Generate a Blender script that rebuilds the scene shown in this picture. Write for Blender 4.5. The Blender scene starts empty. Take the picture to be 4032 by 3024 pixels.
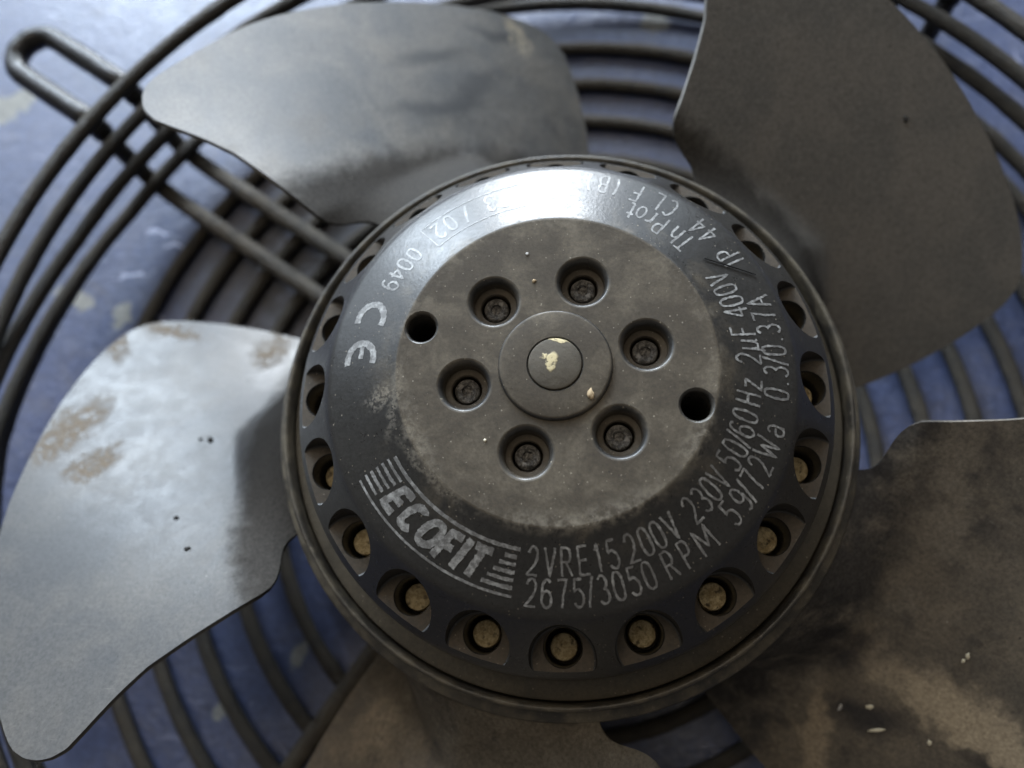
import bpy, bmesh, math, random
from mathutils import Vector, Matrix, noise as mnoise
random.seed(7)
R = math.radians
U = 0.046            # one modelling unit = radius of the fan hub rim, 46 mm
ZT = 1.241           # height of the hub rim above the tabletop, in units
SC = bpy.context.scene
COL = SC.collection
def w(x, y, z): return Vector((x * U, y * U, (z + ZT) * U))
def pol(r, t, z): return w(r * math.cos(R(t)), r * math.sin(R(t)), z)

# ------------------------------------------------------------------ camera
cam = bpy.data.cameras.new('camera'); camo = bpy.data.objects.new('camera', cam); COL.objects.link(camo)
cam.sensor_width = 36; cam.lens = 29.116; cam.clip_start = 0.005; cam.clip_end = 20
right = Vector((0.995961, 0.0125426, -0.0889064)); down = Vector((-0.0125426, -0.9610503, -0.2760886)); fwd = Vector((-0.0889064, 0.2760886, -0.9570114))
m = Matrix.Identity(4)
for i, v in enumerate((right, -down, -fwd)):
    for j in range(3): m[j][i] = v[j]
m.translation = w(0.0895113, -0.7265011, 2.8204062)
camo.matrix_world = m
cam.dof.use_dof = True; cam.dof.focus_distance = 2.5 * U; cam.dof.aperture_fstop = 12
SC.camera = camo
# ------------------------------------------------------------------ light: one window behind the fan, the dim room round it
world = bpy.data.worlds.new('World'); SC.world = world; world.use_nodes = True
bg = world.node_tree.nodes['Background']; bg.inputs[0].default_value = (1.0, 0.94, 0.87, 1); bg.inputs[1].default_value = 0.115
def area(name, az, el, dist, sx, sy, power, col):
    L = bpy.data.lights.new(name, 'AREA'); L.shape = 'RECTANGLE'; L.size = sx; L.size_y = sy; L.energy = power; L.color = col
    o = bpy.data.objects.new(name, L); COL.objects.link(o)
    d = Vector((math.cos(R(az)) * math.cos(R(el)), math.sin(R(az)) * math.cos(R(el)), math.sin(R(el))))
    o.location = d * dist + w(0, 0, 0); o.rotation_euler = d.to_track_quat('Z', 'Y').to_euler()
    return o
area('window_light', 95, 13, 0.75, 0.29, 0.14, 5.6, (0.86, 0.93, 1.0))
area('window_light', 121, 21.5, 0.75, 0.23, 0.14, 3.4, (0.76, 0.88, 1.0))
area('daylight_from_window_wall', 109, 27, 0.95, 1.85, 0.74, 11.5, (0.75, 0.87, 1.0))
area('overhead_warm_fill', 125, 74, 1.2, 0.6, 0.6, 2.5, (1.0, 0.87, 0.69))  # unseen warm fill from above, added to lift the hub face and lower blades
SC.view_settings.view_transform = 'Standard'; SC.view_settings.look = 'None'; SC.view_settings.exposure = 0.2; SC.view_settings.gamma = 1
SC.render.engine = 'CYCLES'; SC.cycles.use_denoising = True; SC.cycles.max_bounces = 5; SC.cycles.diffuse_bounces = 3; SC.cycles.glossy_bounces = 3
SC.cycles.use_adaptive_sampling = True; SC.cycles.adaptive_threshold = 0.025; SC.cycles.adaptive_min_samples = 16

# ------------------------------------------------------------------ node helpers
class NT:
    def __init__(s, name, coord='Object'):
        s.m = bpy.data.materials.new(name); s.m.use_nodes = True; s.t = s.m.node_tree
        s.bsdf = s.t.nodes['Principled BSDF']
        tc = s.n('ShaderNodeTexCoord'); mp = s.n('ShaderNodeMapping'); mp.inputs['Scale'].default_value = (1 / U,) * 3
        s.l(tc.outputs[coord], mp.inputs['Vector']); s.co = mp.outputs[0]
    def n(s, typ, **k):
        x = s.t.nodes.new(typ)
        for a, b in k.items(): setattr(x, a, b)
        return x
    def l(s, a, b): s.t.links.new(a, b)
    def put(s, sock, v):
        if hasattr(v, 'is_output'): s.l(v, sock)
        elif isinstance(v, (tuple, list)) and len(v) == 3 and sock.type == 'RGBA': sock.default_value = (*v, 1)
        else: sock.default_value = v
    def math(s, op, a, b=0.0, clamp=False):
        x = s.n('ShaderNodeMath', operation=op, use_clamp=clamp); s.put(x.inputs[0], a); s.put(x.inputs[1], b); return x.outputs[0]
    def noise(s, scale, detail=4, rough=.55, dist=0.0, seed=0.0, vec=None, out=0):
        x = s.n('ShaderNodeTexNoise'); of = s.n('ShaderNodeVectorMath', operation='ADD'); of.inputs[1].default_value = (seed * 3.71, seed * 1.37, seed * 2.11)
        s.l(vec or s.co, of.inputs[0]); s.l(of.outputs[0], x.inputs['Vector'])
        for k, v in (('Scale', scale), ('Detail', min(detail, 4)), ('Roughness', rough), ('Distortion', dist)): x.inputs[k].default_value = v
        return x.outputs[out]
    def ramp(s, v, lo, hi, a=0.0, b=1.0, smooth=True):
        x = s.n('ShaderNodeMapRange', interpolation_type='SMOOTHSTEP' if smooth else 'LINEAR', clamp=True)
        s.put(x.inputs['Value'], v)
        for i, q in zip(range(1, 5), (lo, hi, a, b)): x.inputs[i].default_value = q
        return x.outputs[0]
    def mix(s, f, a, b):
        x = s.n('ShaderNodeMix', data_type='RGBA'); s.put(x.inputs[0], f); s.put(x.inputs[6], a); s.put(x.inputs[7], b); return x.outputs[2]
    def mixf(s, f, a, b):
        x = s.n('ShaderNodeMix', data_type='FLOAT'); s.put(x.inputs[0], f); s.put(x.inputs[2], a); s.put(x.inputs[3], b); return x.outputs[0]
    def warp(s, scale, amp, seed=0.0):
        c = s.n('ShaderNodeVectorMath', operation='SUBTRACT'); s.l(s.noise(scale, 2, .6, 0, seed, out=1), c.inputs[0]); c.inputs[1].default_value = (.5, .5, .5)
        k = s.n('ShaderNodeVectorMath', operation='MULTIPLY'); s.l(c.outputs[0], k.inputs[0]); k.inputs[1].default_value = (amp, amp, 0)
        f = s.n('ShaderNodeVectorMath', operation='MULTIPLY'); s.l(s.co, f.inputs[0]); f.inputs[1].default_value = (1, 1, 0)
        a = s.n('ShaderNodeVectorMath', operation='ADD'); s.l(k.outputs[0], a.inputs[0]); s.l(f.outputs[0], a.inputs[1]); return a.outputs[0]
    def blob(s, vec, x, y, ang, a, b, lo=1.0, hi=.6):
        mp = s.n('ShaderNodeMapping', vector_type='TEXTURE'); s.l(vec, mp.inputs[0])
        mp.inputs[1].default_value = (x, y, 0); mp.inputs[2].default_value = (0, 0, R(ang)); mp.inputs[3].default_value = (a, b, 1)
        le = s.n('ShaderNodeVectorMath', operation='LENGTH'); s.l(mp.outputs[0], le.inputs[0])
        return s.ramp(le.outputs['Value'], lo, hi)
    def specks(s, scale, size, keep, seed=0.0):
        v = s.n('ShaderNodeTexVoronoi'); v.inputs['Scale'].default_value = scale
        of = s.n('ShaderNodeVectorMath', operation='ADD'); of.inputs[1].default_value = (seed * 5.3, seed * 2.9, seed * 1.3); s.l(s.co, of.inputs[0]); s.l(of.outputs[0], v.inputs['Vector'])
        sp = s.n('ShaderNodeSeparateColor'); s.l(v.outputs['Color'], sp.inputs[0])
        return s.math('MULTIPLY', s.ramp(v.outputs['Distance'], size, size * .5), s.ramp(sp.outputs[0], keep, keep + .02))
    def radius(s):
        f = s.n('ShaderNodeVectorMath', operation='MULTIPLY'); s.l(s.co, f.inputs[0]); f.inputs[1].default_value = (1, 1, 0)
        le = s.n('ShaderNodeVectorMath', operation='LENGTH'); s.l(f.outputs[0], le.inputs[0]); return le.outputs['Value']
    def bump(s, h, dist, strength=1.0, chain=None):
        b = s.n('ShaderNodeBump'); b.inputs['Strength'].default_value = strength; b.inputs['Distance'].default_value = dist * U
        s.l(h, b.inputs['Height'])
        if chain: s.l(chain, b.inputs['Normal'])
        return b.outputs[0]
    def grain(s, col, scale, amt, seed=0.0):
        g_ = s.ramp(s.noise(scale, 3, .75, 0, seed + 40), .25, .75, 1 - amt, 1 + amt, False)
        cb = s.n('ShaderNodeVectorMath', operation='SCALE'); s.put(cb.inputs[0], col); s.l(g_, cb.inputs['Scale']); return cb.outputs[0]
    def done(s, col, rough, normal=None, metal=0.0, spec=.5, coat=None):
        s.put(s.bsdf.inputs['Base Color'], col); s.put(s.bsdf.inputs['Roughness'], rough); s.put(s.bsdf.inputs['Metallic'], metal)
        s.put(s.bsdf.inputs['Specular IOR Level'], spec)
        if normal: s.l(normal, s.bsdf.inputs['Normal'])
        if coat: s.put(s.bsdf.inputs['Coat Weight'], coat[0]); s.put(s.bsdf.inputs['Coat Roughness'], coat[1])
        return s.m

DUST = (0.165, 0.138, 0.100); DUST2 = (0.30, 0.255, 0.185)
def mat_cap():
    s = NT('satin_black_hub_paint')
    r = s.radius(); n1 = s.noise(7, 6, .65, .4, 1.0); n2 = s.noise(28, 5, .7, .3, 2.0); n3 = s.noise(90, 3, .6, 0, 3.0)
    paint = s.mix(n1, (0.024, 0.0235, 0.023), (0.044, 0.042, 0.039))
    # settled dust: a film on the flat face, thick in its rim corner, thin on the sloping ring
    film = s.ramp(s.math('ADD', r, s.math('MULTIPLY', s.math('SUBTRACT', n2, .5), .02)), .486, .478)
    geo0 = s.n('ShaderNodeNewGeometry'); sep0 = s.n('ShaderNodeSeparateXYZ'); s.l(geo0.outputs['True Normal'], sep0.inputs[0])
    film = s.math('MULTIPLY', film, s.ramp(sep0.outputs[2], .88, .985))
    filmcol = s.mix(s.ramp(n1, .35, .65), (0.056, 0.0435, 0.0285), (0.075, 0.060, 0.040))
    col = s.mix(s.math('MULTIPLY', film, s.ramp(n3, .1, .5, .75, 1)), paint, filmcol)
    wv = s.warp(6, .10, 4)
    band = s.math('MULTIPLY', s.ramp(r, .40, .47), s.ramp(r, .505, .478))
    edge = s.math('MULTIPLY', band, s.ramp(s.math('ADD', n2, s.math('MULTIPLY', n1, .5)), .72, .95))
    low = s.math('MAXIMUM', s.blob(wv, -.40, -.20, 60, .36, .16, 1, .2), s.blob(wv, .12, -.45, 10, .5, .13, 1, .2))
    low = s.math('MAXIMUM', low, s.blob(wv, .40, -.22, -60, .34, .13, 1, .2))
    dustm = s.math('MULTIPLY', s.math('MULTIPLY', low, s.ramp(n2, .38, .62)), band)
    dustm = s.math('MAXIMUM', dustm, s.math('MULTIPLY', edge, .5))
    scuff = s.math('MULTIPLY', s.blob(s.warp(20, .06, 9), -.51, -.08, 20, .09, .05, 1, .3), s.ramp(n3, .42, .6))
    arc = s.math('MULTIPLY', s.math('MAXIMUM', s.blob(s.warp(20, .05, 13), -.475, -.09, 82, .17, .026, 1, .2), s.blob(s.warp(20, .05, 14), -.36, -.325, -45, .20, .024, 1, .2)), s.ramp(n3, .36, .56))
    dustm = s.math('MAXIMUM', dustm, s.math('MAXIMUM', s.math('MULTIPLY', scuff, 1.2), s.math('MULTIPLY', arc, .9)))
    col = s.mix(s.math('MULTIPLY', dustm, .5, True), col, (0.27, 0.24, 0.19))
    ringd = s.math('MULTIPLY', s.ramp(n1, .44, .72), s.ramp(r, .60, .50))
    col = s.mix(s.math('MULTIPLY', ringd, .45), col, DUST)
    # brown film in the shoulder pockets and in the gutter under the shoulder
    gut = s.math('MULTIPLY', s.ramp(r, .885, .905), s.ramp(n1, .25, .6, .5, 1))
    col = s.mix(gut, col, (0.085, 0.072, 0.052))
    geo = s.n('ShaderNodeNewGeometry'); sep = s.n('ShaderNodeSeparateXYZ'); s.l(geo.outputs['True Normal'], sep.inputs[0])
    pz = s.n('ShaderNodeSeparateXYZ'); s.l(s.co, pz.inputs[0])
    floor = s.math('MULTIPLY', s.math('MULTIPLY', s.ramp(sep.outputs[2], .97, .995), s.ramp(r, .70, .72)), s.ramp(r, .895, .885))
    col = s.mix(s.math('MULTIPLY', floor, s.ramp(n2, .3, .6, .55, 1)), col, (0.078, 0.062, 0.045))
    bowl = s.math('MULTIPLY', s.math('MULTIPLY', s.ramp(r, .36, .35), s.ramp(r, .19, .20)), s.ramp(pz.outputs[2], ZT + .48, ZT + .46))
    col = s.mix(s.math('MULTIPLY', bowl, .5), col, (0.085, 0.066, 0.044))
    sp = s.math('MAXIMUM', s.specks(34, .11, .70, 1), s.specks(75, .17, .76, 2))
    col = s.mix(s.math('MULTIPLY', sp, .55), col, (0.42, 0.37, 0.29))
    dk = s.specks(26, .09, .90, 5); col = s.mix(s.math('MULTIPLY', dk, .7), col, (0.015, 0.013, 0.012))
    rough = s.mixf(s.math('MAXIMUM', s.math('MAXIMUM', film, dustm), s.math('MAXIMUM', floor, sp)), s.ramp(n2, .3, .75, .27, .36), .72)
    rough = s.mixf(gut, rough, .6)
    col = s.grain(col, 85, .30, 3)
    return s.done(col, rough, s.bump(s.noise(95, 3, .6, 0, 8), .0028, .20))
def mat_rim():
    s = NT('dusty_black_rim'); n1 = s.noise(9, 5, .65, .3, 3); n2 = s.noise(55, 4, .7, 0, 4)
    col = s.mix(s.ramp(n1, .35, .7), (0.034, 0.031, 0.027), (0.115, 0.098, 0.070)); col = s.mix(s.ramp(n2, .58, .75, 0, .7), col, (0.22, 0.19, 0.15))
    col = s.mix(s.math('MULTIPLY', s.specks(40, .11, .8, 1), .6), col, (0.45, 0.42, 0.36))
    return s.done(col, s.ramp(n1, .3, .7, .36, .52), s.bump(n2, .004, .5))
def mat_plain(name, col, rough, metal=0.0, var=.3, scale=20, bmp=.003, spec=.5):
    s = NT(name); n1 = s.noise(scale, 5, .65, .2, 1)
    c = s.mix(n1, tuple(v * (1 - var) for v in col), tuple(v * (1 + var) for v in col))
    return s.done(c, rough, s.bump(s.noise(scale * 4, 3), bmp, .5), metal, spec)
def mat_pin():
    s = NT('corroded_yellow_metal', 'Generated'); s.co = s.n('ShaderNodeTexCoord').outputs['Object']
    oi = s.n('ShaderNodeObjectInfo'); mp = s.n('ShaderNodeMapping'); mp.inputs['Scale'].default_value = (1 / U,) * 3; s.l(s.co, mp.inputs[0])
    ad = s.n('ShaderNodeVectorMath', operation='ADD'); s.l(mp.outputs[0], ad.inputs[0]); cb = s.n('ShaderNodeCombineXYZ'); s.l(s.math('MULTIPLY', oi.outputs['Random'], 40), cb.inputs[0]); s.l(cb.outputs[0], ad.inputs[1]); s.co = ad.outputs[0]
    n1 = s.noise(60, 5, .75, 0, 1)
    c = s.mix(s.ramp(n1, .38, .62), (0.46, 0.34, 0.17), (0.90, 0.75, 0.46)); c = s.mix(s.ramp(s.noise(40, 3, .6, 0, 4), .56, .68), c, (0.10, 0.075, 0.045)); c = s.mix(s.math('MULTIPLY', oi.outputs['Random'], .5), c, (0.22, 0.17, 0.09))
    return s.done(c, .55, s.bump(n1, .01, .8), .0)
def mat_screw():
    s = NT('grimy_black_screw'); n1 = s.noise(60, 6, .75, .4, 1)
    c = s.mix(s.ramp(n1, .4, .68), (0.085, 0.080, 0.074), (0.36, 0.34, 0.315))
    return s.done(c, s.ramp(n1, .3, .7, .35, .6), s.bump(n1, .02, .8), .2)
def mat_shaft():
    s = NT('dusty_shaft_end_with_cream_residue'); n1 = s.noise(18, 5, .65, .4, 2); n2 = s.noise(60, 4, .7, 0, 4)
    c = s.mix(s.ramp(n1, .35, .65), (0.066, 0.055, 0.040), (0.092, 0.078, 0.057))
    wv = s.warp(26, .045, 3)
    k = s.math('MAXIMUM', s.blob(wv, -.012, .004, 75, .034, .018, 1, .7), s.blob(wv, -.032, .022, 20, .014, .006, 1, .7))
    k = s.math('MAXIMUM', k, s.blob(wv, .010, .074, -8, .055, .008, 1, .7))
    k = s.math('MULTIPLY', k, s.ramp(n2, .34, .46))
    c = s.mix(k, c, (0.66, 0.56, 0.33))
    c = s.mix(s.math('MULTIPLY', s.specks(60, .13, .86, 3), .7), c, (0.45, 0.40, 0.30))
    return s.done(c, .68, s.bump(s.math('ADD', n2, k), .004, .3))
def mat_print():
    s = NT('worn_pale_laser_print'); n1 = s.noise(55, 4, .7, 0, 1); n2 = s.noise(9, 3, .5, 0, 2)
    c = s.mix(s.ramp(s.math('ADD', n1, s.math('MULTIPLY', n2, .35)), .42, .78), (0.49, 0.495, 0.49), (0.17, 0.168, 0.165))
    return s.done(c, .32, None)
def mat_blade(name, seed, base=(0.045, 0.044, 0.043), haze=(0.10, 0.09, 0.075), hz=.5, rough=(.27, .37), patches=(), dark=(), mott=0.0, mcol=(0.13, 0.105, 0.075), spec=.5, grime=(0.030, 0.027, 0.024), gr=(1.33, 1.20), ms=1.0, root=0.0, pn=(.37, .54)):
    """patches / dark: (x, y, angle, a, b, colour) dirt with a shape of its own, in the blade's own plan"""
    s = NT(name); n1 = s.noise(2.3, 5, .6, .5, seed); n2 = s.noise(11, 6, .68, .3, seed + 1); 
    col = s.mix(s.math('MULTIPLY', s.ramp(s.math('ADD', n1, s.math('MULTIPLY', n2, .25)), .45, .85), hz), base, haze)
    wv = s.warp(3, .18, seed + 3); wf = s.warp(16, .14, seed + 4)
    rgh = s.ramp(n2, .3, .7, *rough); dirt = 0.0
    if mott:
        mk = s.math('MULTIPLY', s.ramp(s.noise(3.2 * ms, 7, .68, .2, seed + 6), .48, .74), mott); col = s.mix(mk, col, mcol); rgh = s.mixf(mk, rgh, .8)
        mk2 = s.math('MULTIPLY', s.ramp(s.noise(4.5 * ms, 6, .68, .2, seed + 9), .54, .74), mott); col = s.mix(mk2, col, (0.020, 0.019, 0.021))
    for (x, y, an, a, b, c) in dark:
        k = s.blob(wv, x, y, an, a, b, 1.0, .1); col = s.mix(s.math('MULTIPLY', k, .85), col, c); rgh = s.mixf(s.math('MULTIPLY', k, .5), rgh, .55)
    for (x, y, an, a, b, c) in patches:
        k = s.math('MULTIPLY', s.blob(wf, x, y, an, a, b, 1.1, .35), s.ramp(s.noise(26, 4, .78, 0, seed + 7), *pn)); col = s.mix(s.math('MULTIPLY', k, .85), col, c); rgh = s.mixf(k, rgh, .75)
    # matte grime caked round the root of the blade
    gk = s.ramp(s.math('ADD', s.radius(), s.math('MULTIPLY', s.math('SUBTRACT', n2, .5), .16)), *gr); col = s.mix(s.math('MULTIPLY', gk, .85), col, grime); rgh = s.mixf(gk, rgh, .72); spec = s.mixf(gk, spec, .10)
    if root:
        rk = s.ramp(s.radius(), 1.70, 1.32)
        a_ = s.math('MULTIPLY', s.math('MULTIPLY', rk, s.ramp(s.noise(5.5, 4, .66, .15, seed + 15), .46, .74)), root * .8); col = s.mix(a_, col, (0.20, 0.175, 0.14))
        b_ = s.math('MULTIPLY', s.math('MULTIPLY', rk, s.ramp(s.noise(3.4, 4, .66, .15, seed + 17), .49, .66)), root * .85); col = s.mix(b_, col, (0.026, 0.025, 0.027))
    sp = s.specks(16, .055, .80, seed); col = s.mix(s.math('MULTIPLY', sp, .6), col, (0.42, 0.39, 0.33))
    dk = s.specks(9, .05, .86, seed + 2); col = s.mix(s.math('MULTIPLY', dk, .8), col, (0.012, 0.011, 0.01))
    # fine scratches, drawn along the blade
    st = s.n('ShaderNodeMapping'); st.inputs['Rotation'].default_value = (0, 0, R(20)); st.inputs['Scale'].default_value = (3, 70, 3); s.l(s.co, st.inputs[0])
    scr = s.math('MULTIPLY', s.ramp(s.noise(1.3, 3, .6, .3, seed + 30, st.outputs[0]), .66, .74), s.ramp(n2, .42, .62)); col = s.mix(s.math('MULTIPLY', scr, .22), col, (0.30, 0.28, 0.25))
    col = s.grain(col, 75, .42, seed)
    return s.done(col, rgh, s.bump(s.math('ADD', s.noise(70, 2, .6, 0, seed + 2), s.math('MULTIPLY', s.noise(3, 2, .5, 0, seed + 8), 3)), .0025, .16), 0.0, spec)
def mat_wire(name, seed, rough, dust, rdust=.65, dc=(0.062, 0.053, 0.041)):
    s = NT(name); n1 = s.noise(10, 6, .7, .4, seed); n2 = s.noise(48, 5, .7, 0, seed + 1)
    geo = s.n('ShaderNodeNewGeometry'); sep = s.n('ShaderNodeSeparateXYZ'); s.l(geo.outputs['Normal'], sep.inputs[0])
    top = s.ramp(sep.outputs[2], -.1, .7); d = s.math('MULTIPLY', s.math('MULTIPLY', top, s.ramp(n1, .28, .60, .35, 1)), dust)
    col = s.mix(d, (0.014, 0.014, 0.015), dc); col = s.mix(s.math('MULTIPLY', s.ramp(n2, .60, .70), dust * .7), col, (0.15, 0.125, 0.092))
    return s.done(col, s.mixf(d, rough, rdust), s.bump(n2, .02 * dust + .004, .7), 0.0, .38)
def mat_table():
    s = NT('worn_blue_painted_surface'); n1 = s.noise(1.3, 5, .6, .6, 1); n2 = s.noise(7, 7, .7, .4, 2); n3 = s.noise(60, 4, .7, 0, 3)
    col = s.mix(s.ramp(n1, .35, .65), (0.048, 0.065, 0.136), (0.067, 0.085, 0.168))
    col = s.mix(s.ramp(n2, .48, .72, 0, .35), col, (0.13, 0.14, 0.20))
    # pale scuffs, drawn out by wiping
    st = s.n('ShaderNodeMapping'); st.inputs['Rotation'].default_value = (0, 0, R(12)); st.inputs['Scale'].default_value = (2.2, 9, 1); s.l(s.co, st.inputs[0])
    sc = s.ramp(s.noise(1.6, 6, .75, .5, 6, st.outputs[0]), .60, .72); col = s.mix(s.math('MULTIPLY', sc, .45), col, (0.26, 0.28, 0.40))
    wv = s.warp(9, .16, 5); chip = 0.0
    for (x, y, an, a, b) in ((-3.40, 2.22, 30, .26, .11), (-2.74, .98, -25, .16, .06), (-2.45, .87, 60, .075, .06), (.50, 2.60, -10, .10, .06), (-1.646, -1.148, 20, .062, .052), (-1.288, -.879, 70, .085, .05)):
        chip = s.math('MAXIMUM', chip, s.blob(wv, x, y, an, a, b, 1.0, .70))
    for (x, y, an, a, b) in ((-2.30, 1.36, -12, .10, .022), (-2.18, 1.25, -15, .12, .020), (-2.42, 1.12, 15, .16, .018), (-2.25, .86, 0, .06, .02), (2.43, 2.2, 80, .16, .012), (2.7, 2.5, 60, .05, .03)):
        k = s.blob(wv, x, y, an, a, b, 1.0, .3); col = s.mix(s.math('MULTIPLY', k, .8), col, (0.42, 0.45, 0.60))
    col = s.mix(s.math('MULTIPLY', chip, s.ramp(n3, .25, .5, .45, .85)), col, s.mix(n2, (0.20, 0.20, 0.175), (0.32, 0.315, 0.27)))
    sp = s.specks(9, .06, .72, 2); col = s.mix(s.math('MULTIPLY', sp, .5), col, (0.40, 0.42, 0.55))
    grime = s.ramp(s.noise(3.4, 6, .7, .6, 12), .52, .75); col = s.mix(s.math('MULTIPLY', grime, .35), col, (0.09, 0.08, 0.085))
    rgh = s.mixf(chip, s.ramp(n2, .3, .7, .30, .44), .7)
    shade_dirt = s.math('MULTIPLY', s.blob(s.warp(3, .3, 31), -1.05, .85, 145, 1.25, .75, 1.15, .5), s.ramp(n2, .25, .6, .35, .8)); col = s.mix(shade_dirt, col, (0.062, 0.056, 0.050)); rgh = s.mixf(shade_dirt, rgh, .75)  # brown dirt patch that also paints the fan's shade into the table colour
    col = s.grain(col, 26, .30, 2)
    return s.done(col, rgh, spec=.9, normal= s.bump(s.noise(30, 3, .6, 0, 21), .012, .4))
M = dict(cap=mat_cap(), rim=mat_rim(), pin=mat_pin(), screw=mat_screw(), shaft=mat_shaft(), ink=mat_print(),
         ring=mat_wire('dusty_black_guard_wire', 1, .55, 1.0, .8), outer=mat_wire('cleaner_black_guard_wire', 4, .33, .8), support=mat_wire('dusty_black_support_wire', 7, .4, 1.0, .65, (0.115, 0.10, 0.08)), loop=mat_wire('glossy_black_dipped_wire', 9, .07, .10, .3),
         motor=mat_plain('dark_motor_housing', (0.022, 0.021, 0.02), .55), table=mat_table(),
         white=mat_plain('pale_straw_fleck', (0.72, 0.66, 0.50), .7, 0, .12), black=mat_plain('black_grit', (0.012, 0.011, 0.010), .8), tan=mat_plain('tan_grit', (0.40, 0.30, 0.18), .8),
         grey=mat_plain('pale_grey_grit', (0.45, 0.44, 0.42), .8))
TAN = (0.30, 0.245, 0.175); BRN = (0.150, 0.118, 0.082); DK = (0.020, 0.021, 0.023)
BM = [
 mat_blade('grey_blade_paint_bright', 11, rough=(.29, .38), spec=.38, base=(0.042, 0.042, 0.043), haze=(0.095, 0.085, 0.072), hz=.7, patches=((-2.07, .02, 60, .22, .11, BRN), (-1.90, -.13, 40, .13, .07, BRN), (-2.06, .50, 115, .17, .05, BRN), (-1.84, .565, 165, .22, .045, BRN), (-1.36, .46, 80, .13, .09, BRN))),
 mat_blade('grey_blade_paint_rusty', 23, base=(0.120, 0.102, 0.078), haze=(0.20, 0.163, 0.118), hz=.9, rough=(.5, .7), mott=.8, ms=1.7, root=.6, mcol=(0.30, 0.24, 0.17), grime=(0.095, 0.082, 0.064), patches=((-1.30, .36, 60, .10, .2, TAN),)),
 mat_blade('grey_blade_paint_stained', 31, base=(0.100, 0.088, 0.072), haze=(0.155, 0.130, 0.100), hz=.9, rough=(.45, .62), mott=.6, ms=1.5, root=.95, pn=(.22, .42), mcol=(0.20, 0.165, 0.12), grime=(0.05, 0.048, 0.048), patches=((-1.72, .012, 2, .42, .105, (0.40, 0.33, 0.235)), (-1.80, .03, 0, .35, .08, (0.40, 0.33, 0.235)), (-1.42, .36, 120, .22, .06, TAN)), dark=((-1.52, .20, 20, .22, .09, (0.016, 0.016, 0.02)), (-1.30, .10, 60, .16, .07, (0.016, 0.016, 0.02)), (-1.95, .12, 0, .25, .05, (0.018, 0.016, 0.018)))),
 mat_blade('grey_blade_paint_plain', 47, base=(0.120, 0.116, 0.108), haze=(0.170, 0.157, 0.140), hz=.8, gr=(1.30, 1.16), rough=(.40, .52)),
 mat_blade('grey_blade_paint_smeared', 59, base=(0.064, 0.066, 0.069), haze=(0.135, 0.125, 0.110), hz=.9, rough=(.33, .43), spec=.55, mott=.28, mcol=(0.15, 0.13, 0.105), gr=(1.46, 1.30), dark=((-1.66, .09, 120, .36, .085, DK), (-1.86, -.02, 100, .28, .07, DK), (-1.60, -.10, 100, .3, .06, DK), (-2.0, .30, 70, .20, .05, DK)), patches=((-2.0, .415, 20, .13, .055, (0.28, 0.245, 0.18)),)),
]

# ------------------------------------------------------------------ mesh helpers
def mesh_obj(name, verts, faces, mat, parent=None, smooth=True, sharp=35):
    me = bpy.data.meshes.new(name); me.from_pydata([tuple(v) for v in verts], [], faces); me.update()
    return link(name, me, mat, parent, smooth, sharp)
def link(name, me, mat, parent=None, smooth=True, sharp=35):
    if mat and not me.materials: me.materials.append(mat)
    if smooth:
        for p in me.polygons: p.use_smooth = True
        if sharp: me.set_sharp_from_angle(angle=R(sharp))
    o = bpy.data.objects.new(name, me); COL.objects.link(o)
    if parent: o.parent = parent
    return o
def empty(name, label, cat, loc=(0, 0, 0), group=None):
    o = bpy.data.objects.new(name, None); o.empty_display_size = .01; COL.objects.link(o); o.location = loc; tag(o, label, cat, group); return o
def tag(o, label, cat, group=None):
    o['label'] = label; o['category'] = cat
    if group: o['group'] = group
def lathe(prof, seg=160, close=False):
    """profile of (r, z) in units; returns verts, faces about the fan axis"""
    vs, fs, rows = [], [], []
    for r, z in prof:
        if r < 1e-6: rows.append([len(vs)]); vs.append(w(0, 0, z))
        else:
            rows.append(list(range(len(vs), len(vs) + seg)))
            for i in range(seg): vs.append(pol(r, 360 * i / seg, z))
    pairs = list(zip(rows[:-1], rows[1:])) + ([(rows[-1], rows[0])] if close else [])
    for a, b in pairs:
        for i in range(seg):
            j = (i + 1) % seg
            if len(a) == 1 and len(b) == 1: continue
            if len(a) == 1: fs.append((a[0], b[i], b[j]))
            elif len(b) == 1: fs.append((a[i], b[0], a[j]))
            else: fs.append((a[i], b[i], b[j], a[j]))
    return vs, fs
def tube(pts, rad, seg=12, closed=False, cap=True):
    pts = [Vector(p) for p in pts]; n = len(pts); vs, fs = [], []
    tang = []
    for i in range(n):
        a = pts[(i - 1) % n] if closed or i > 0 else pts[i]; b = pts[(i + 1) % n] if closed or i < n - 1 else pts[i]; tang.append((b - a).normalized())
    up = Vector((0, 0, 1)) if abs(tang[0].z) < .9 else Vector((1, 0, 0)); nrm = (up - tang[0] * up.dot(tang[0])).normalized()
    for i in range(n):
        nrm = (nrm - tang[i] * nrm.dot(tang[i])).normalized(); bi = tang[i].cross(nrm)
        rr = rad(i / n) if callable(rad) else rad
        for k in range(seg):
            a = 2 * math.pi * k / seg; vs.append(pts[i] + (nrm * math.cos(a) + bi * math.sin(a)) * rr)
    m_ = n if closed else n - 1
    for i in range(m_):
        j = (i + 1) % n
        for k in range(seg): fs.append((i * seg + k, i * seg + (k + 1) % seg, j * seg + (k + 1) % seg, j * seg + k))
    if cap and not closed: fs.append(tuple(reversed(range(seg)))); fs.append(tuple(range((n - 1) * seg, n * seg)))
    return vs, fs
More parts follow.
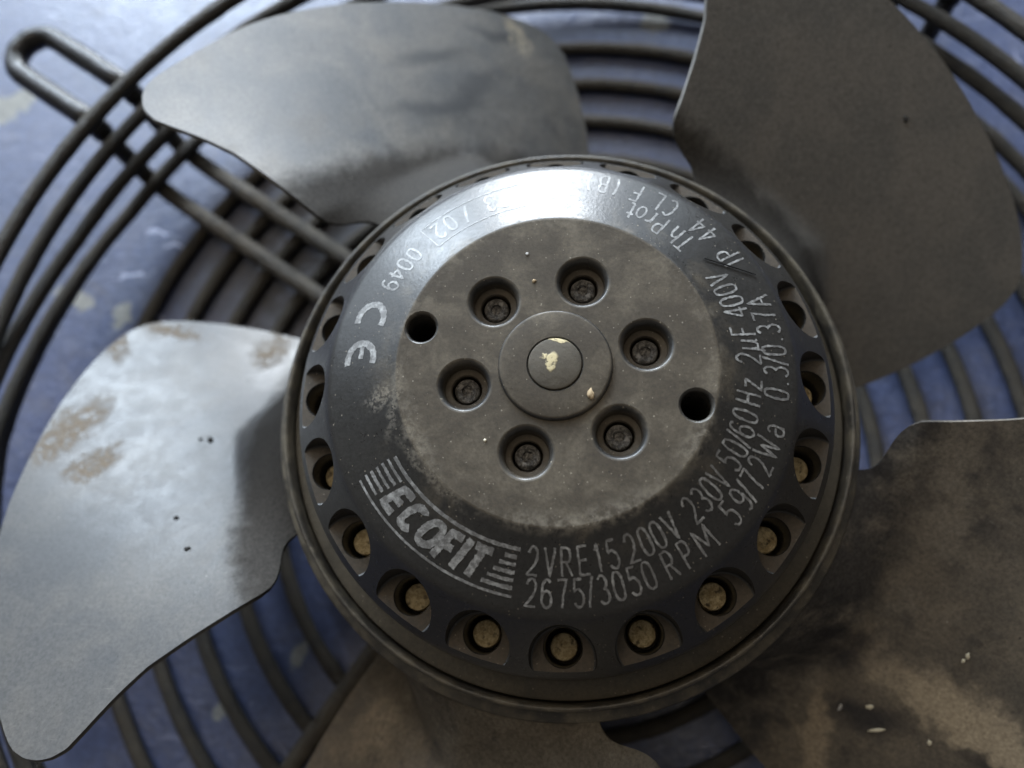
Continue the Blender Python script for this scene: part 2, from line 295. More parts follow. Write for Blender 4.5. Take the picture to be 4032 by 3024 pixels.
def spline(pts, sub=8):
    P = [Vector(p) for p in pts]; out = []
    for i in range(len(P) - 1):
        a, b, c, d = P[max(i - 1, 0)], P[i], P[i + 1], P[min(i + 2, len(P) - 1)]
        for k in range(sub):
            t = k / sub; out.append(.5 * ((2 * b) + (c - a) * t + (2 * a - 5 * b + 4 * c - d) * t * t + (3 * b - a - 3 * c + d) * t ** 3))
    return out + [P[-1]]
def interp(tab, x):
    if x <= tab[0][0]: return tab[0][1]
    for (a, b), (c, d) in zip(tab, tab[1:]):
        if x <= c: return b + (d - b) * (x - a) / (c - a)
    return tab[-1][1]

# ------------------------------------------------------------------ tabletop
g = 3.0
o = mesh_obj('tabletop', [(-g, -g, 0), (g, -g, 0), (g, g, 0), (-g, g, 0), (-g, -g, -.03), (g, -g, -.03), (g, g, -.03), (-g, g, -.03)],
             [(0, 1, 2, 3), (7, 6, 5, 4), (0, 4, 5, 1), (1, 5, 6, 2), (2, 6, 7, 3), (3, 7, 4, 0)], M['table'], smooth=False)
o['kind'] = 'structure'; o['label'] = 'worn blue painted surface under the fan, with cream chips'; o['category'] = 'tabletop'

# ------------------------------------------------------------------ wire guard
guard = empty('wire_guard', 'black round wire basket guard lying under the fan blades', 'fan guard')
RW = .0365
def ring(rf, zf, rad, mat, n=420, wob=.004, seed=0, name='ring', lump=.16):
    pts = []
    for i in range(n):
        t = 360 * i / n; nz = mnoise.noise(Vector((math.cos(R(t)) * 1.6 + seed * 7.1, math.sin(R(t)) * 1.6, 3.3)))
        rr = rf(t) if callable(rf) else rf; zz = zf(t) if callable(zf) else zf
        pts.append(pol(rr + wob * nz, t, zz))
    def rv(u):
        c, s_ = math.cos(u * 6.2832), math.sin(u * 6.2832)
        return U * rad * (1 + .05 * mnoise.noise(Vector((c * 9 + seed, s_ * 9, 1.7))) + lump * max(0, mnoise.noise(Vector((c * 38, s_ * 38, seed * 3.1))) - .1))
    v, f = tube(pts, rv, 12, True); return mesh_obj(name, v, f, mat, guard, True, 0)
for i, r in enumerate((2.42, 2.18, 1.945, 1.705, 1.465, 1.23, 1.0, .77)):
    ring(r, -1.203, RW, M['ring'], seed=i)
Z = [[(0, -.40), (360, -.40)], [(0, -.60), (360, -.60)],
     [(0, -.78), (100, -.79), (145, -.80), (156, -.78), (175, -.65), (200, -.66), (260, -.78), (360, -.78)],
     [(0, -1.0), (75, -1.02), (100, -1.03), (150, -1.0), (160, -.93), (178, -.79), (200, -.82), (260, -1.0), (360, -1.0)],
     [(0, -1.2), (75, -1.195), (100, -1.15), (135, -1.065), (150, -1.05), (162, -.985), (178, -.87), (200, -.92), (260, -1.15), (360, -1.2)]]
Rr = [[(0, 2.66), (100, 2.70), (165, 2.69), (360, 2.66)], [(0, 2.66), (100, 2.69), (165, 2.70), (360, 2.66)], [(0, 2.665), (145, 2.69), (360, 2.665)],
      [(0, 2.67), (100, 2.685), (150, 2.70), (178, 2.70), (360, 2.67)], [(0, 2.675), (100, 2.70), (135, 2.745), (160, 2.745), (178, 2.735), (360, 2.675)]]
for i in range(5):
    ring(lambda t, i=i: interp(Rr[i], t), lambda t, i=i: interp(Z[i], t), RW if i else .037, M['outer'] if i == 0 else M['ring'], seed=20 + i, wob=.002)
# four supports, each a wire bent double: along the bottom, up outside the wall, out into a mounting loop and back
def support(ang):
    u = Vector((math.cos(R(ang)), math.sin(R(ang)), 0)); v = Vector((math.sin(R(ang)), -math.cos(R(ang)), 0))
    def P(a, b, z): q = u * a + v * b; return w(q.x, q.y, z)
    leg = [(.80, -1.117), (1.5, -1.117), (2.35, -1.117), (2.56, -1.112), (2.66, -1.09), (2.735, -1.05), (2.772, -.95), (2.785, -.75), (2.79, -.60)]
    A = [P(a, 0, z) for a, z in leg]; B = [P(a, .245, z) for a, z in leg]
    mid = [P(3.20, .0, -.512)] + [P(3.29 + .125 * math.sin(R(q)), .1225 - .1225 * math.cos(R(q)), -.512) for q in (15, 45, 75, 105, 135, 165)] + [P(3.20, .245, -.512)]
    o = mesh_obj('support_wire', *tube(spline(A, 6), U * .0465, 14), M['support'], guard, True, 0)
    mesh_obj('support_wire', *tube(spline(B, 6), U * .0465, 14), M['support'], guard, True, 0)
    mesh_obj('mounting_loop', *tube(spline([A[-1], P(2.805, 0, -.54), P(2.86, 0, -.517), P(3.0, 0, -.512)] + mid + [P(3.0, .245, -.512), P(2.86, .245, -.517), P(2.805, .245, -.54), B[-1]], 8), lambda t: U * (.057 + .004 * mnoise.noise(Vector((t * 14, ang, 0)))), 16), M['loop'], guard, True, 0)
for a in (145.2, 54.5, -34.8, -124.8): support(a)
mesh_obj('motor_plate', *lathe([(0, -1.075), (.93, -1.075), (.96, -1.085), (.96, -1.095), (0, -1.095)], 64), M['motor'], guard)

# ------------------------------------------------------------------ fan: motor hub and impeller
fan = empty('axial_fan', 'black five-bladed fan with dusty printed motor hub, resting on the blue surface', 'fan')
def cutter(parts):
    """stack of (x, y, [(r, z), ...]) solids of revolution as one mesh"""
    vs, fs = [], []
    for x, y, prof, seg in parts:
        b = len(vs); n = len(prof)
        for r, z in prof:
            for i in range(seg): vs.append(w(x + r * math.cos(2 * math.pi * i / seg), y + r * math.sin(2 * math.pi * i / seg), z))
        for k in range(n - 1):
            for i in range(seg):
                j = (i + 1) % seg; fs.append((b + k * seg + i, b + k * seg + j, b + (k + 1) * seg + j, b + (k + 1) * seg + i))
        fs.append(tuple(b + i for i in reversed(range(seg)))); fs.append(tuple(b + (n - 1) * seg + i for i in range(seg)))
    me = bpy.data.meshes.new('cut'); me.from_pydata([tuple(v) for v in vs], [], fs); return bpy.data.objects.new('cut', me)
prof = [(0, .498), (.20, .498), (.40, .498), (.470, .498), (.476, .4972), (.482, .4945), (.490, .4905)]
prof += [(.49 + .21 * k / 6, .4905 - .0932 * k / 6) for k in range(1, 7)] + [(.712, .391), (.722, .382), (.731, .371), (.74, .359), (.80, .272), (.86, .185), (.884, .150), (.892, .137), (.896, .125), (.8975, .05), (.899, -.015), (.902, -.034), (.908, -.042), (.918, -.045), (.964, -.052), (.970, -.055), (.973, -.062), (.973, -.40), (0, -.40)]
v, f = lathe(prof, 240); me = bpy.data.meshes.new('hub_cap'); me.from_pydata([tuple(x) for x in v], [], f)
bm = bmesh.new(); bm.from_mesh(me); bmesh.ops.recalc_face_normals(bm, faces=bm.faces); bm.to_mesh(me); bm.free()
SCREW = [(0.2738, 12.2132 + 60 * k) for k in range(6)]; SMALL = [(.423, -17.28), (.423, 162.72)]
VENT = [-89.3 + 18 * k for k in range(20)]
cp = []
for r, t in SCREW:
    x, y = r * math.cos(R(t)), r * math.sin(R(t)); cp.append((x, y, [(.045, .33), (.045, .436), (.048, .441), (.064, .445), (.0665, .451), (.0667, .468), (.0677, .478), (.0700, .4865), (.0738, .4928), (.0788, .4965), (.0850, .4983), (.0850, .55)], 48))
for r, t in SMALL:
    x, y = r * math.cos(R(t)), r * math.sin(R(t)); cp.append((x, y, [(.043, -.2), (.0432, .480), (.0440, .487), (.0458, .4925), (.0490, .4963), (.0530, .4983), (.0530, .55)], 40))
c1 = cutter(cp)
c2 = cutter([(.835 * math.cos(R(t)), .835 * math.sin(R(t)), [(.094, .1685), (.0985, .1705), (.101, .176), (.103, .19), (.103, .6)], 56) for t in VENT])
c3 = cutter([(.800 * math.cos(R(t)), .800 * math.sin(R(t)), [(.058, -.06), (.058, .162), (.061, .168), (.066, .1745), (.066, .18)], 40) for t in VENT])
cap0 = bpy.data.objects.new('cap_tmp', me); COL.objects.link(cap0)
for c in (c1, c2, c3):
    COL.objects.link(c)
    bm = bmesh.new(); bm.from_mesh(c.data); bmesh.ops.recalc_face_normals(bm, faces=bm.faces); bm.to_mesh(c.data); bm.free()
    md = cap0.modifiers.new('b', 'BOOLEAN'); md.object = c; md.operation = 'DIFFERENCE'; md.solver = 'EXACT'
dg = bpy.context.evaluated_depsgraph_get(); dg.update()
capm = bpy.data.meshes.new_from_object(cap0.evaluated_get(dg)); capm.name = 'hub_cap'
for x in (cap0, c1, c2, c3): bpy.data.objects.remove(x)
hub = link('hub_cap', capm, M['cap'], fan, True, 28)
for p in capm.polygons:
    if p.normal.z > .9998: p.use_smooth = False
hub['label'] = 'black sloping hub cap with a flat dusty face, pale printing and a ring of vents'
# boss and shaft end in the middle
mesh_obj('boss', *lathe([(.0815, .49), (.0815, .509), (.084, .511), (.157, .511), (.163, .5095), (.167, .506), (.169, .500), (.1695, .49)], 120), M['cap'], fan)
mesh_obj('shaft_end', *lathe([(0, .515), (.071, .515), (.0768, .513), (.0795, .508), (.0795, .49)], 90), M['shaft'], fan)
# screws at the bottom of the six counterbores
def screw_mesh(sd):
    vs, fs, seg = [], [], 28
    rows = [(.0385, .330), (.0390, .418), (.038, .426), (.0345, .431), (.027, .434), (.0175, .432), (.0155, .421), (.006, .419)]
    for k, (r, z) in enumerate(rows):
        for i in range(seg):
            a = 2 * math.pi * i / seg; j = .0045 * mnoise.noise(Vector((math.cos(a) * r * 60 + sd, math.sin(a) * r * 60, k * .3))) if k > 1 else 0
            vs.append(Vector((r * math.cos(a) * U, r * math.sin(a) * U, (z + j + ZT) * U)))
    for k in range(len(rows) - 1):
        for i in range(seg): j = (i + 1) % seg; fs.append((k * seg + i, k * seg + j, (k + 1) * seg + j, (k + 1) * seg + i))
    fs.append(tuple((len(rows) - 1) * seg + i for i in range(seg)))
    me = bpy.data.meshes.new('screw'); me.from_pydata([tuple(v) for v in vs], [], fs); return me
for k, (r, t) in enumerate(SCREW):
    o = link('screw', screw_mesh(k * 9.7), M['screw'], fan, True, 40); o.location = (r * math.cos(R(t)) * U, r * math.sin(R(t)) * U, 0); o.rotation_euler.z = k * 1.7
pme = bpy.data.meshes.new('vent_pin'); v, f = lathe([(0, .092), (.030, .092), (.041, .089), (.044, .082), (.044, -.04)], 24); pme.from_pydata([tuple(x) for x in v], [], f)
for t in VENT:
    o = link('vent_pin', pme, M['pin'], fan, True, 40); o.location = (.80 * math.cos(R(t)) * U, .80 * math.sin(R(t)) * U, random.uniform(-.035, .008) * U); o.rotation_euler.z = t
# rim of the impeller ring round the cap, and the rotor skirt under it
mesh_obj('rim', *lathe([(.980, -.40), (.980, -.012), (.982, -.004), (.986, .001), (.991, .003), (.996, .002), (1.000, -.002), (1.002, -.008), (1.001, -.015), (.997, -.019), (.994, -.023), (.994, -.027), (.997, -.031), (.997, -.036), (.993, -.040), (.990, -.090), (1.03, -.094), (1.042, -.099), (1.046, -.106), (1.042, -.114), (1.0, -.116), (1.0, -.96), (.98, -.98)], 220), M['rim'], fan)
mesh_obj('motor_body', *lathe([(0, -.38), (.955, -.42), (.955, -.93), (.90, -.99), (.70, -1.0), (.68, -1.07), (0, -1.07)], 80), M['motor'], fan)

# ------------------------------------------------------------------ blades: one sheet-metal shape, five times
HI = [(1.035, 204.4), (1.073, 204.9), (1.095, 205.6), (1.113, 206.9), (1.127, 209.0), (1.142, 210.7), (1.165, 212.1), (1.20, 212.65), (1.30, 212.65), (1.45, 212.9), (1.60, 213.4), (1.71, 214.5), (1.82, 215.85), (1.88, 216.5), (1.93, 216.35), (1.97, 215.8), (2.008, 214.9), (2.045, 213.4), (2.068, 211.2), (2.098, 207.1), (2.135, 203), (2.162, 199.5), (2.175, 196.2), (2.182, 192), (2.1855, 188)]
LO = [(1.035, 154.5), (1.2, 155.6), (1.40, 156.8), (1.57, 158), (1.74, 159.4), (1.895, 160.9), (1.985, 162), (2.05, 163.2), (2.098, 165.0), (2.13, 167.5), (2.155, 171), (2.170, 175.5), (2.178, 180.5), (2.183, 185), (2.1855, 188)]
def sstep(a, b, x):
    t = min(max((x - a) / (b - a), 0), 1); return t * t * (3 - 2 * t)
def bz(r, t):
    s = (t - 160) / 53.0
    h = (1 - s) * (-.7222 + .0029 * (r - 1.15)) + s * (.0283 + .161 * (r - 1.15))
    rb = interp(((156, 1.08), (164, 1.14), (170, 1.22), (176, 1.30), (180, 1.345), (187, 1.30), (195, 1.25), (204, 1.21), (212, 1.20)), t)
    k = (r - 1.025) / (rb - 1.025)
    k = 0 if k <= 0 else (1 if k >= 1.06 else (k if k < .94 else 1 - (1.06 - k) ** 2 / .24))
    return (1 - k) * -.098 + k * h
def blade_mesh():
    TH = .017; N = 54
    rs = [1.035, 1.045, 1.055, 1.065, 1.075, 1.085, 1.095, 1.105, 1.115, 1.125, 1.135, 1.145, 1.155, 1.17, 1.185] + [1.2 + .025 * i for i in range(26)] + [1.85 + .0125 * i for i in range(20)] + [2.1 + .006 * i for i in range(12)] + [2.17, 2.174, 2.178, 2.181, 2.1835, 2.185, 2.1854]
    def P(r, t, z): return Vector((r * math.cos(R(t)) * U, r * math.sin(R(t)) * U, (z + ZT) * U))
    def rimsm(tab, r):   # smoothed edge table
        return (interp(tab, r - .008) + 2 * interp(tab, r) + interp(tab, r + .008)) / 4 if 1.06 < r < 2.17 else interp(tab, r)
    top, bot = [], []
    for r in rs:
        lo, hi = rimsm(LO, r), rimsm(HI, r)
        rt, rb_ = [], []
        for i in range(N + 1):
            u = i / N; u = u - .0  
            t = lo + (hi - lo) * u; z = bz(r, t)
            e = 1e-3; zr = (bz(r + e, t) - bz(r - e, t)) / (2 * e); zt = (bz(r, t + .05) - bz(r, t - .05)) / R(.1) / r
            n = Vector((-zr * math.cos(R(t)) + zt * math.sin(R(t)), -zr * math.sin(R(t)) - zt * math.cos(R(t)), 1)).normalized()
            p = P(r, t, z); rt.append(p); rb_.append(p - n * TH * U)
        top.append(rt); bot.append(rb_)
    vs = [p for row in top for p in row]; nb = len(vs); vs += [p for row in bot for p in row]
    fs = []; C_ = N + 1; Rn = len(rs)
    for a in range(Rn - 1):
        for b in range(N):
            i = a * C_ + b; fs.append((i, i + C_, i + C_ + 1, i + 1)); j = nb + i; fs.append((j, j + 1, j + C_ + 1, j + C_))
    loop = [b for b in range(C_)] + [a * C_ + N for a in range(1, Rn)] + [(Rn - 1) * C_ + b for b in range(N - 1, -1, -1)] + [a * C_ for a in range(Rn - 2, 0, -1)]
    # rounded, cut edge
    mid = {}
    for q, i in enumerate(loop):
        a, b = vs[loop[q - 1]], vs[loop[(q + 1) % len(loop)]]; d = (b - a)
        nrm = vs[i] - vs[nb + i]; out = d.cross(nrm)
        out = out.normalized() if out.length > 1e-12 else Vector((0, 0, 0)); mid[i] = out
    b0 = len(vs)
    for i in loop: vs.append(vs[i] * .75 + vs[nb + i] * .25 + mid[i] * .0035 * U)
    b1 = len(vs)
    for i in loop: vs.append(vs[i] * .25 + vs[nb + i] * .75 + mid[i] * .0035 * U)
    L_ = len(loop)
    for q in range(L_):
        p = (q + 1) % L_; i, j = loop[q], loop[p]
        fs.append((i, j, b0 + p, b0 + q)); fs.append((b0 + q, b0 + p, b1 + p, b1 + q)); fs.append((b1 + q, b1 + p, nb + j, nb + i))
    me = bpy.data.meshes.new('blade'); me.from_pydata([tuple(v) for v in vs], [], fs)
    bm = bmesh.new(); bm.from_mesh(me); bmesh.ops.remove_doubles(bm, verts=bm.verts, dist=2e-7); bmesh.ops.recalc_face_normals(bm, faces=bm.faces); bm.to_mesh(me); bm.free()
    return me
bme = blade_mesh(); bme.materials.append(BM[0])
BL = ['pale grey blade reflecting the window, brown dirt patches near its tip', 'rust-brown dirty blade under the lower rim of the hub', 'dark stained blade with a tan streak', 'plain dark grey blade', 'smoky grey blade with dark smears and a small tan mark']
for k in range(5):
    o = link('blade', bme, None, fan, True, 40); o.rotation_euler.z = R(72 * k); o['label'] = BL[k]
    o.material_slots[0].link = 'OBJECT'; o.material_slots[0].material = BM[k]

# ------------------------------------------------------------------ printing on the sloping ring
def coz(r): return .4905 - (r - .49) * .0932 / .21 if r > .49 else .4905
def ell(cx, cy, rx, ry, a0, a1, n=14, p=2.0):
    out = []
    for i in range(n + 1):
        a = R(a0 + (a1 - a0) * i / n); c, s = math.cos(a), math.sin(a)
        out.append((cx + rx * math.copysign(abs(c) ** (2 / p), c), cy + ry * math.copysign(abs(s) ** (2 / p), s)))
    return out
G = {
 '0': [ell(.5, .5, .40, .5, 0, 360, 22, 2.6)], '1': [[(.25, .78), (.5, 1), (.5, 0)]],
 '2': [ell(.5, .72, .38, .28, 170, 0, 9) + [(.84, .58), (.70, .40), (.10, .0), (.92, 0)]],
 '3': [ell(.47, .75, .36, .25, 150, -80, 10) , ell(.48, .27, .40, .27, 85, -150, 11)],
 '4': [[(.70, 0), (.70, 1), (.08, .30), (.95, .30)]], '5': [[(.85, 1), (.22, 1), (.16, .58), (.35, .64)] + ell(.46, .32, .40, .32, 80, -150, 11)],
 '6': [[(.80, .90)] + ell(.52, .62, .40, .38, 65, 180, 7) + ell(.5, .30, .40, .30, 180, 540, 16)], '7': [[(.1, 1), (.9, 1), (.55, .45), (.42, 0)]],
 '9': [ell(.5, .70, .40, .30, 0, 360, 16) + [(.90, .60)] + ell(.5, .40, .40, .40, 0, -120, 8)],
 'V': [[(.05, 1), (.5, 0), (.95, 1)]], 'R': [[(.12, 0), (.12, 1), (.55, 1)] + ell(.58, .75, .30, .25, 90, -90, 8) + [(.12, .5)], [(.5, .5), (.92, 0)]],
 'P': [[(.12, 0), (.12, 1), (.55, 1)] + ell(.55, .74, .33, .26, 90, -90, 8) + [(.12, .48)]],
 'B': [[(.12, 0), (.12, 1), (.5, 1)] + ell(.52, .76, .30, .24, 90, -90, 7) + [(.12, .52)], [(.5, .52)] + ell(.53, .26, .35, .26, 90, -90, 7) + [(.12, 0)]],
 'E': [[(.9, 1), (.12, 1), (.12, 0), (.92, 0)], [(.12, .52), (.75, .52)]], 'F': [[(.12, 0), (.12, 1), (.9, 1)], [(.12, .52), (.72, .52)]],
 'M': [[(.02, 0), (.08, 1), (.5, .25), (.92, 1), (.98, 0)]], 'W': [[(0, 1), (.25, 0), (.5, .75), (.75, 0), (1, 1)]],
 'H': [[(.1, 0), (.1, 1)], [(.9, 0), (.9, 1)], [(.1, .52), (.9, .52)]], 'z': [[(.12, .66), (.85, .66), (.1, 0), (.9, 0)]],
 'u': [[(.02, -.28), (.12, .1), (.15, .70)], [(.13, .25), (.25, .02), (.6, .0), (.82, .25)], [(.85, .70), (.80, .1), (.95, 0)]],
 'A': [[(.02, 0), (.5, 1), (.98, 0)], [(.2, .36), (.8, .36)]], 'I': [[(.5, 0), (.5, 1)]], 'C': [ell(.54, .5, .44, .5, 50, 310, 16, 2.2)], 'L': [[(.15, 1), (.15, 0), (.88, 0)]],
 'T': [[(.02, 1), (.98, 1)], [(.5, 1), (.5, 0)]], 'h': [[(.14, 1), (.14, 0)], [(.14, .45)] + ell(.48, .40, .34, .26, 140, 0, 7) + [(.82, 0)]],
 'r': [[(.2, .66), (.2, 0)], [(.2, .42), (.4, .62), (.75, .66)]], 'o': [ell(.5, .33, .38, .34, 0, 360, 16)], 't': [[(.45, .92), (.45, .12), (.58, 0), (.8, .03)], [(.15, .66), (.8, .66)]],
 'a': [ell(.48, .40, .34, .26, 150, 0, 7) + [(.82, 0)], ell(.45, .18, .36, .18, 60, 330, 12)], '.': [[(.45, .0), (.55, .06)]], '/': [[(.2, -.05), (.75, 1.05)]],
 '(': [ell(.8, .5, .42, .62, 125, 235, 9)], ')': [ell(.2, .5, .42, .62, 55, -55, 9)], '|': [[(.5, -.1), (.5, 1.1)]],
}
class Ink:
    def __init__(s): s.v = []; s.f = []
    def stroke(s, pts, wd, jit=.35, step=.0055, lift=.0011):
        """pts (theta_deg, r) on the sloping ring; a ragged ribbon lying on it"""
        q = [Vector((r * math.cos(R(t)), r * math.sin(R(t)), 0)) for t, r in pts]; d = [q[0]]
        for a, b in zip(q, q[1:]):
            n = max(1, int((b - a).length / step))
            d += [a.lerp(b, (i + 1) / n) for i in range(n)]
        base = len(s.v)
        for i, p in enumerate(d):
            t = d[min(i + 1, len(d) - 1)] - d[max(i - 1, 0)]
            if t.length < 1e-9: t = Vector((1, 0, 0))
            t.normalize(); nr = Vector((-t.y, t.x, 0))
            for sg in (1, -1):
                x = p + nr * sg * wd * .5 * (1 + random.uniform(-jit, jit)) + t * random.uniform(-.2, .2) * wd * (1 if 0 < i < len(d) - 1 else 0)
                s.v.append(w(x.x, x.y, coz(x.length) + lift))
        for i in range(len(d) - 1):
            a = base + 2 * i; s.f.append((a, a + 1, a + 3, a + 2))
    def glyph(s, ch, tc, rc, h, wu, wd, slant=0.0, jit=.35):
        for st in G[ch]:
            s.stroke([(tc + math.degrees(((x - .5) * wu + slant * (y - .5) * h) / rc), rc - (y - .5) * h) for x, y in st], wd, jit)
    def build(s, name, label):
        # shared layer count is tiny; each stroke sits a hair above the one before so no two lie in one plane
        o = mesh_obj(name, s.v, s.f, M['ink'], fan, False); o['label'] = label; return o
def row(name, label, items, rc, h=.076, wd=.0069, wu=.034):
    k = Ink()
    for ch, t in items: k.glyph(ch, t, rc, h, wu if ch not in 'MW' else wu * 1.5, wd)
    return k.build(name, label)
row('printed_text', 'inner line of pale rating text', [('2', -96.6), ('V', -91.7), ('R', -87.1), ('E', -82.2), ('1', -77.8), ('5', -73.7), ('2', -68.3), ('0', -63.8), ('0', -59.8), ('V', -55.2), ('2', -47.8), ('3', -43.6), ('0', -39.6), ('V', -35.5), ('5', -29.6), ('0', -25.4), ('/', -22.3), ('6', -19.5), ('0', -15.2), ('H', -9.8), ('z', -5.2), ('2', 2.4), ('u', 6.8), ('F', 11.4), ('4', 17.4), ('0', 21.2), ('0', 25.3), ('V', 29.6), ('T', 45.2), ('h', 49.3), ('P', 55.0), ('r', 59.0), ('o', 62.2), ('t', 65.3)], .565)
row('printed_text', 'outer line of pale rating text', [('2', -96.4), ('6', -92.5), ('7', -88.5), ('5', -84.5), ('/', -81.4), ('3', -78.3), ('0', -74.5), ('5', -70.5), ('0', -66.6), ('R', -60.8), ('P', -55.8), ('M', -50.0), ('5', -40.6), ('9', -36.2), ('/', -33.4), ('7', -30.4), ('2', -26.1), ('W', -21.2), ('a', -16.0), ('0', -6.6), ('.', -3.4), ('3', -.4), ('/', 2.5), ('0', 5.3), ('.', 8.4), ('3', 11.3), ('7', 15.2), ('A', 19.4), ('I', 32.3), ('P', 35.5), ('4', 42.8), ('4', 46.7), ('C', 56.0), ('L', 60.2), ('F', 66.7), ('(', 72.6), ('B', 76.4), (')', 80.2)], .650)
k = Ink()
for ch, t in (('7', 106.3), ('3', 110.4), ('/', 118.6), ('0', 124.0), ('2', 128.3)): k.glyph(ch, t, .602, .07, .034, .0072)
for rr in (.652, .547): k.stroke([(100 + i * 32 / 20, rr) for i in range(21)], .0035, .3)
for tt in (100, 132): k.stroke([(tt, .547), (tt, .652)], .0035, .3)
k.build('printed_text', 'faint boxed date code on the upper left of the ring')
k = Ink()
for ch, t in (('0', 138.9), ('0', 143.1), ('4', 147.0), ('9', 150.9)): k.glyph(ch, t, .595, .062, .034, .0075)
k.build('printed_text', 'pale four-digit number beside the conformity mark')
def arcp(tc, rc, rad, a0, a1, sx=1.0, n=18): return [(tc + math.degrees(rad * sx * math.cos(R(a0 + (a1 - a0) * i / n)) / rc), rc - rad * math.sin(R(a0 + (a1 - a0) * i / n))) for i in range(n + 1)]
k = Ink(); k.stroke(arcp(163.2, .603, .046, 72, 288, 1.15), .021, .16, .004); k.stroke(arcp(175.8, .603, .046, 72, 288, 1.15), .021, .16, .004); k.stroke([(172.0, .603), (175.6, .603)], .016, .16, .004)
k.build('printed_mark', 'bold pale CE mark')
k = Ink()
k.stroke([(-151 + i * 50 / 30, .671) for i in range(31)], .0072, .18); k.stroke([(-150.6 + i * 50 / 30, .5405) for i in range(31)], .0105, .15)
for i in range(5):
    rr = .563 + .0212 * i; e0 = -151.3; sh = 1.5 * i
    k.stroke([(e0 + j * (8.2 - sh * .35) / 6, rr) for j in range(7)], .0095 if i % 2 else .0078, .3, .004)
    s0 = -104.8 - 1.15 * i; k.stroke([(s0 + j * (-101.2 - s0) / 5, rr) for j in range(6)], .0095 if i % 2 else .0115, .3, .004)
EG = {'E': [[(.92, .9), (.15, .9), (.15, .1), (.92, .1)], [(.15, .5), (.8, .5)]], 'C': [ell(.52, .5, .38, .40, 45, 315, 14, 2.6)], 'O': [ell(.5, .5, .38, .40, 0, 360, 20, 2.6)], 'F': [[(.15, 0), (.15, .9), (.95, .9)], [(.15, .48), (.8, .48)]], 'I': [[(.5, 0), (.5, 1)]], 'T': [[(0, .9), (1, .9)], [(.5, .9), (.5, 0)]]}
for ch, t, wu in (('E', -139.8, .056), ('C', -133.4, .060), ('O', -126.6, .064), ('F', -120.6, .048), ('I', -116.4, .03), ('T', -111.9, .056)):
    for st in EG[ch]: k.stroke([(t + math.degrees(((x - .5) * wu + .28 * (y - .5) * .096) / .605), .605 - (y - .5) * .096) for x, y in st], .0225, .14, .004)
k.build('printed_logo', 'bold slanted ECOFIT lettering between two curved lines with speed stripes')

# ------------------------------------------------------------------ loose bits lying on the fan
def grit(name, label, cat, p, size, mat, elong=1.0, ang=0.0, n=None, group=None):
    me = bpy.data.meshes.new(name); bm = bmesh.new(); bmesh.ops.create_icosphere(bm, subdivisions=2, radius=1)
    sd = random.random() * 50
    for v in bm.verts:
        k_ = 1 + .75 * mnoise.noise(v.co * 1.5 + Vector((sd, 0, 0))); v.co = Vector((v.co.x * size * elong * k_, v.co.y * size * k_, v.co.z * size * .55 * k_)) * U
    bm.to_mesh(me); bm.free()
    o = link(name, me, mat, None, True, 0); o.location = p; o.rotation_euler = (0, 0, R(ang))
    if n is not None: o.rotation_mode = 'QUATERNION'; o.rotation_quaternion = n.to_track_quat('Z', 'X') @ Matrix.Rotation(R(ang), 3, 'Z').to_quaternion()
    tag(o, label, cat, group); return o
def on_blade(k, x, y, size):
    r = math.hypot(x, y); t = math.degrees(math.atan2(y, x)) % 360; z = bz(r, t); e = 1e-3
    zr = (bz(r + e, t) - bz(r - e, t)) / (2 * e); zt = (bz(r, t + .05) - bz(r, t - .05)) / R(.1) / r; T = t + 72 * k
    n = Vector((-zr * math.cos(R(T)) + zt * math.sin(R(T)), -zr * math.sin(R(T)) - zt * math.cos(R(T)), 1)).normalized()
    return pol(r, T, z) + n * size * .35 * U, n
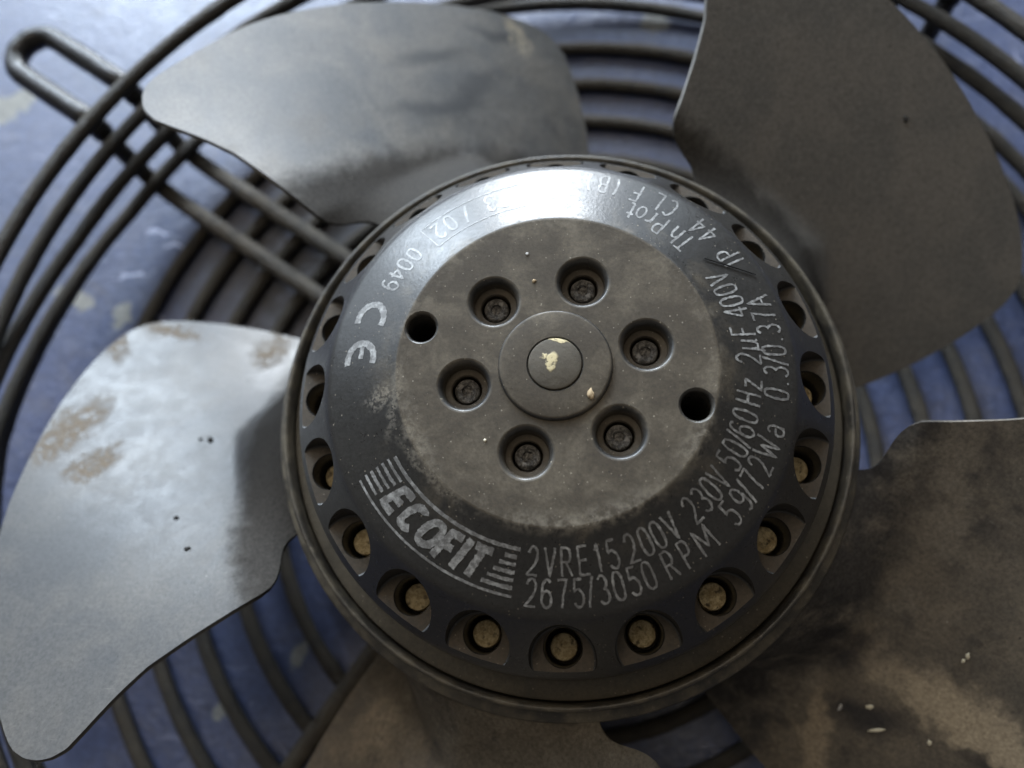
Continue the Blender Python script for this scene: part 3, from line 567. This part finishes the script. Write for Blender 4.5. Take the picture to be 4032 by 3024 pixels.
for lab, k, x, y, sz, el, an, mt, nm in (
    ('longest pale fleck on the dark stained blade, lower right', 2, -1.552, .218, .0065, 4.2, 150, 'white', 'straw_fleck'),
    ('oval pale fleck above the longest fleck on the stained blade', 2, -1.486, .166, .008, 1.9, 150, 'white', 'straw_fleck'),
    ('thin pale fleck nearest the hub on the stained blade', 2, -1.416, .226, .007, 2.2, 200, 'grey', 'straw_fleck'),
    ('upper of two tiny pale crumbs side by side on the stained blade', 2, -1.610, -.155, .007, 1.5, 30, 'white', 'crumb'),
    ('lower of two tiny pale crumbs side by side on the stained blade', 2, -1.609, -.136, .006, 1.4, 10, 'white', 'crumb'),
    ('small pale crumb on the tan streak of the stained blade', 2, -1.702, .148, .007, 1.5, 30, 'white', 'crumb'),
    ('larger black crumb on the bright reflection of the left blade', 0, -1.460, -.019, .011, 1.4, 20, 'black', 'crumb'),
    ('smaller black crumb beside the larger one on the left blade', 0, -1.500, -.018, .007, 1.1, 70, 'black', 'crumb'),
    ('black crumb below the bright reflection on the left blade', 0, -1.459, -.365, .0085, 1.3, 50, 'black', 'crumb'),
    ('lowest black crumb on the left blade, near the hub', 0, -1.364, -.487, .008, 1.5, 110, 'black', 'crumb'),
    ('dark pimple on the plain grey blade, upper right', 3, -1.900, -.207, .012, 1.1, 0, 'motor', 'crumb')):
    p, n = on_blade(k, x, y, sz); grit(nm, lab, 'fleck' if 'fleck' in nm else 'crumb', p, sz, M[mt], el, an, n)
for lab, x, y, z, sz, mt in (('tan crumb on the round boss, lower right of the shaft end', .103, -.096, .511, .011, 'tan'), ('white crumb on the flat hub face above the upper screws', -.085, .357, .498, .0045, 'grey'),
    ('tan crumb between the two upper screws on the hub face', -.063, .267, .498, .005, 'tan'), ('pale crumb below the left screw on the hub face', -.202, -.225, .498, .004, 'white')):
    grit('crumb', lab, 'crumb', w(x, y, z + sz * .3), sz, M[mt], 1.3, random.uniform(0, 180))
A_, B_ = Vector((.453, .346)), Vector((.614, .311)); pts = []
for i in range(9):
    q = A_.lerp(B_, i / 8); pts.append(w(q.x, q.y, coz(q.length) + .005))
o = mesh_obj('bristle', *tube(pts, lambda t: U * (.0024 - .0010 * abs(t - .45)), 8), M['black']); tag(o, 'thin dark bristle lying across the letters IP on the hub ring', 'bristle')
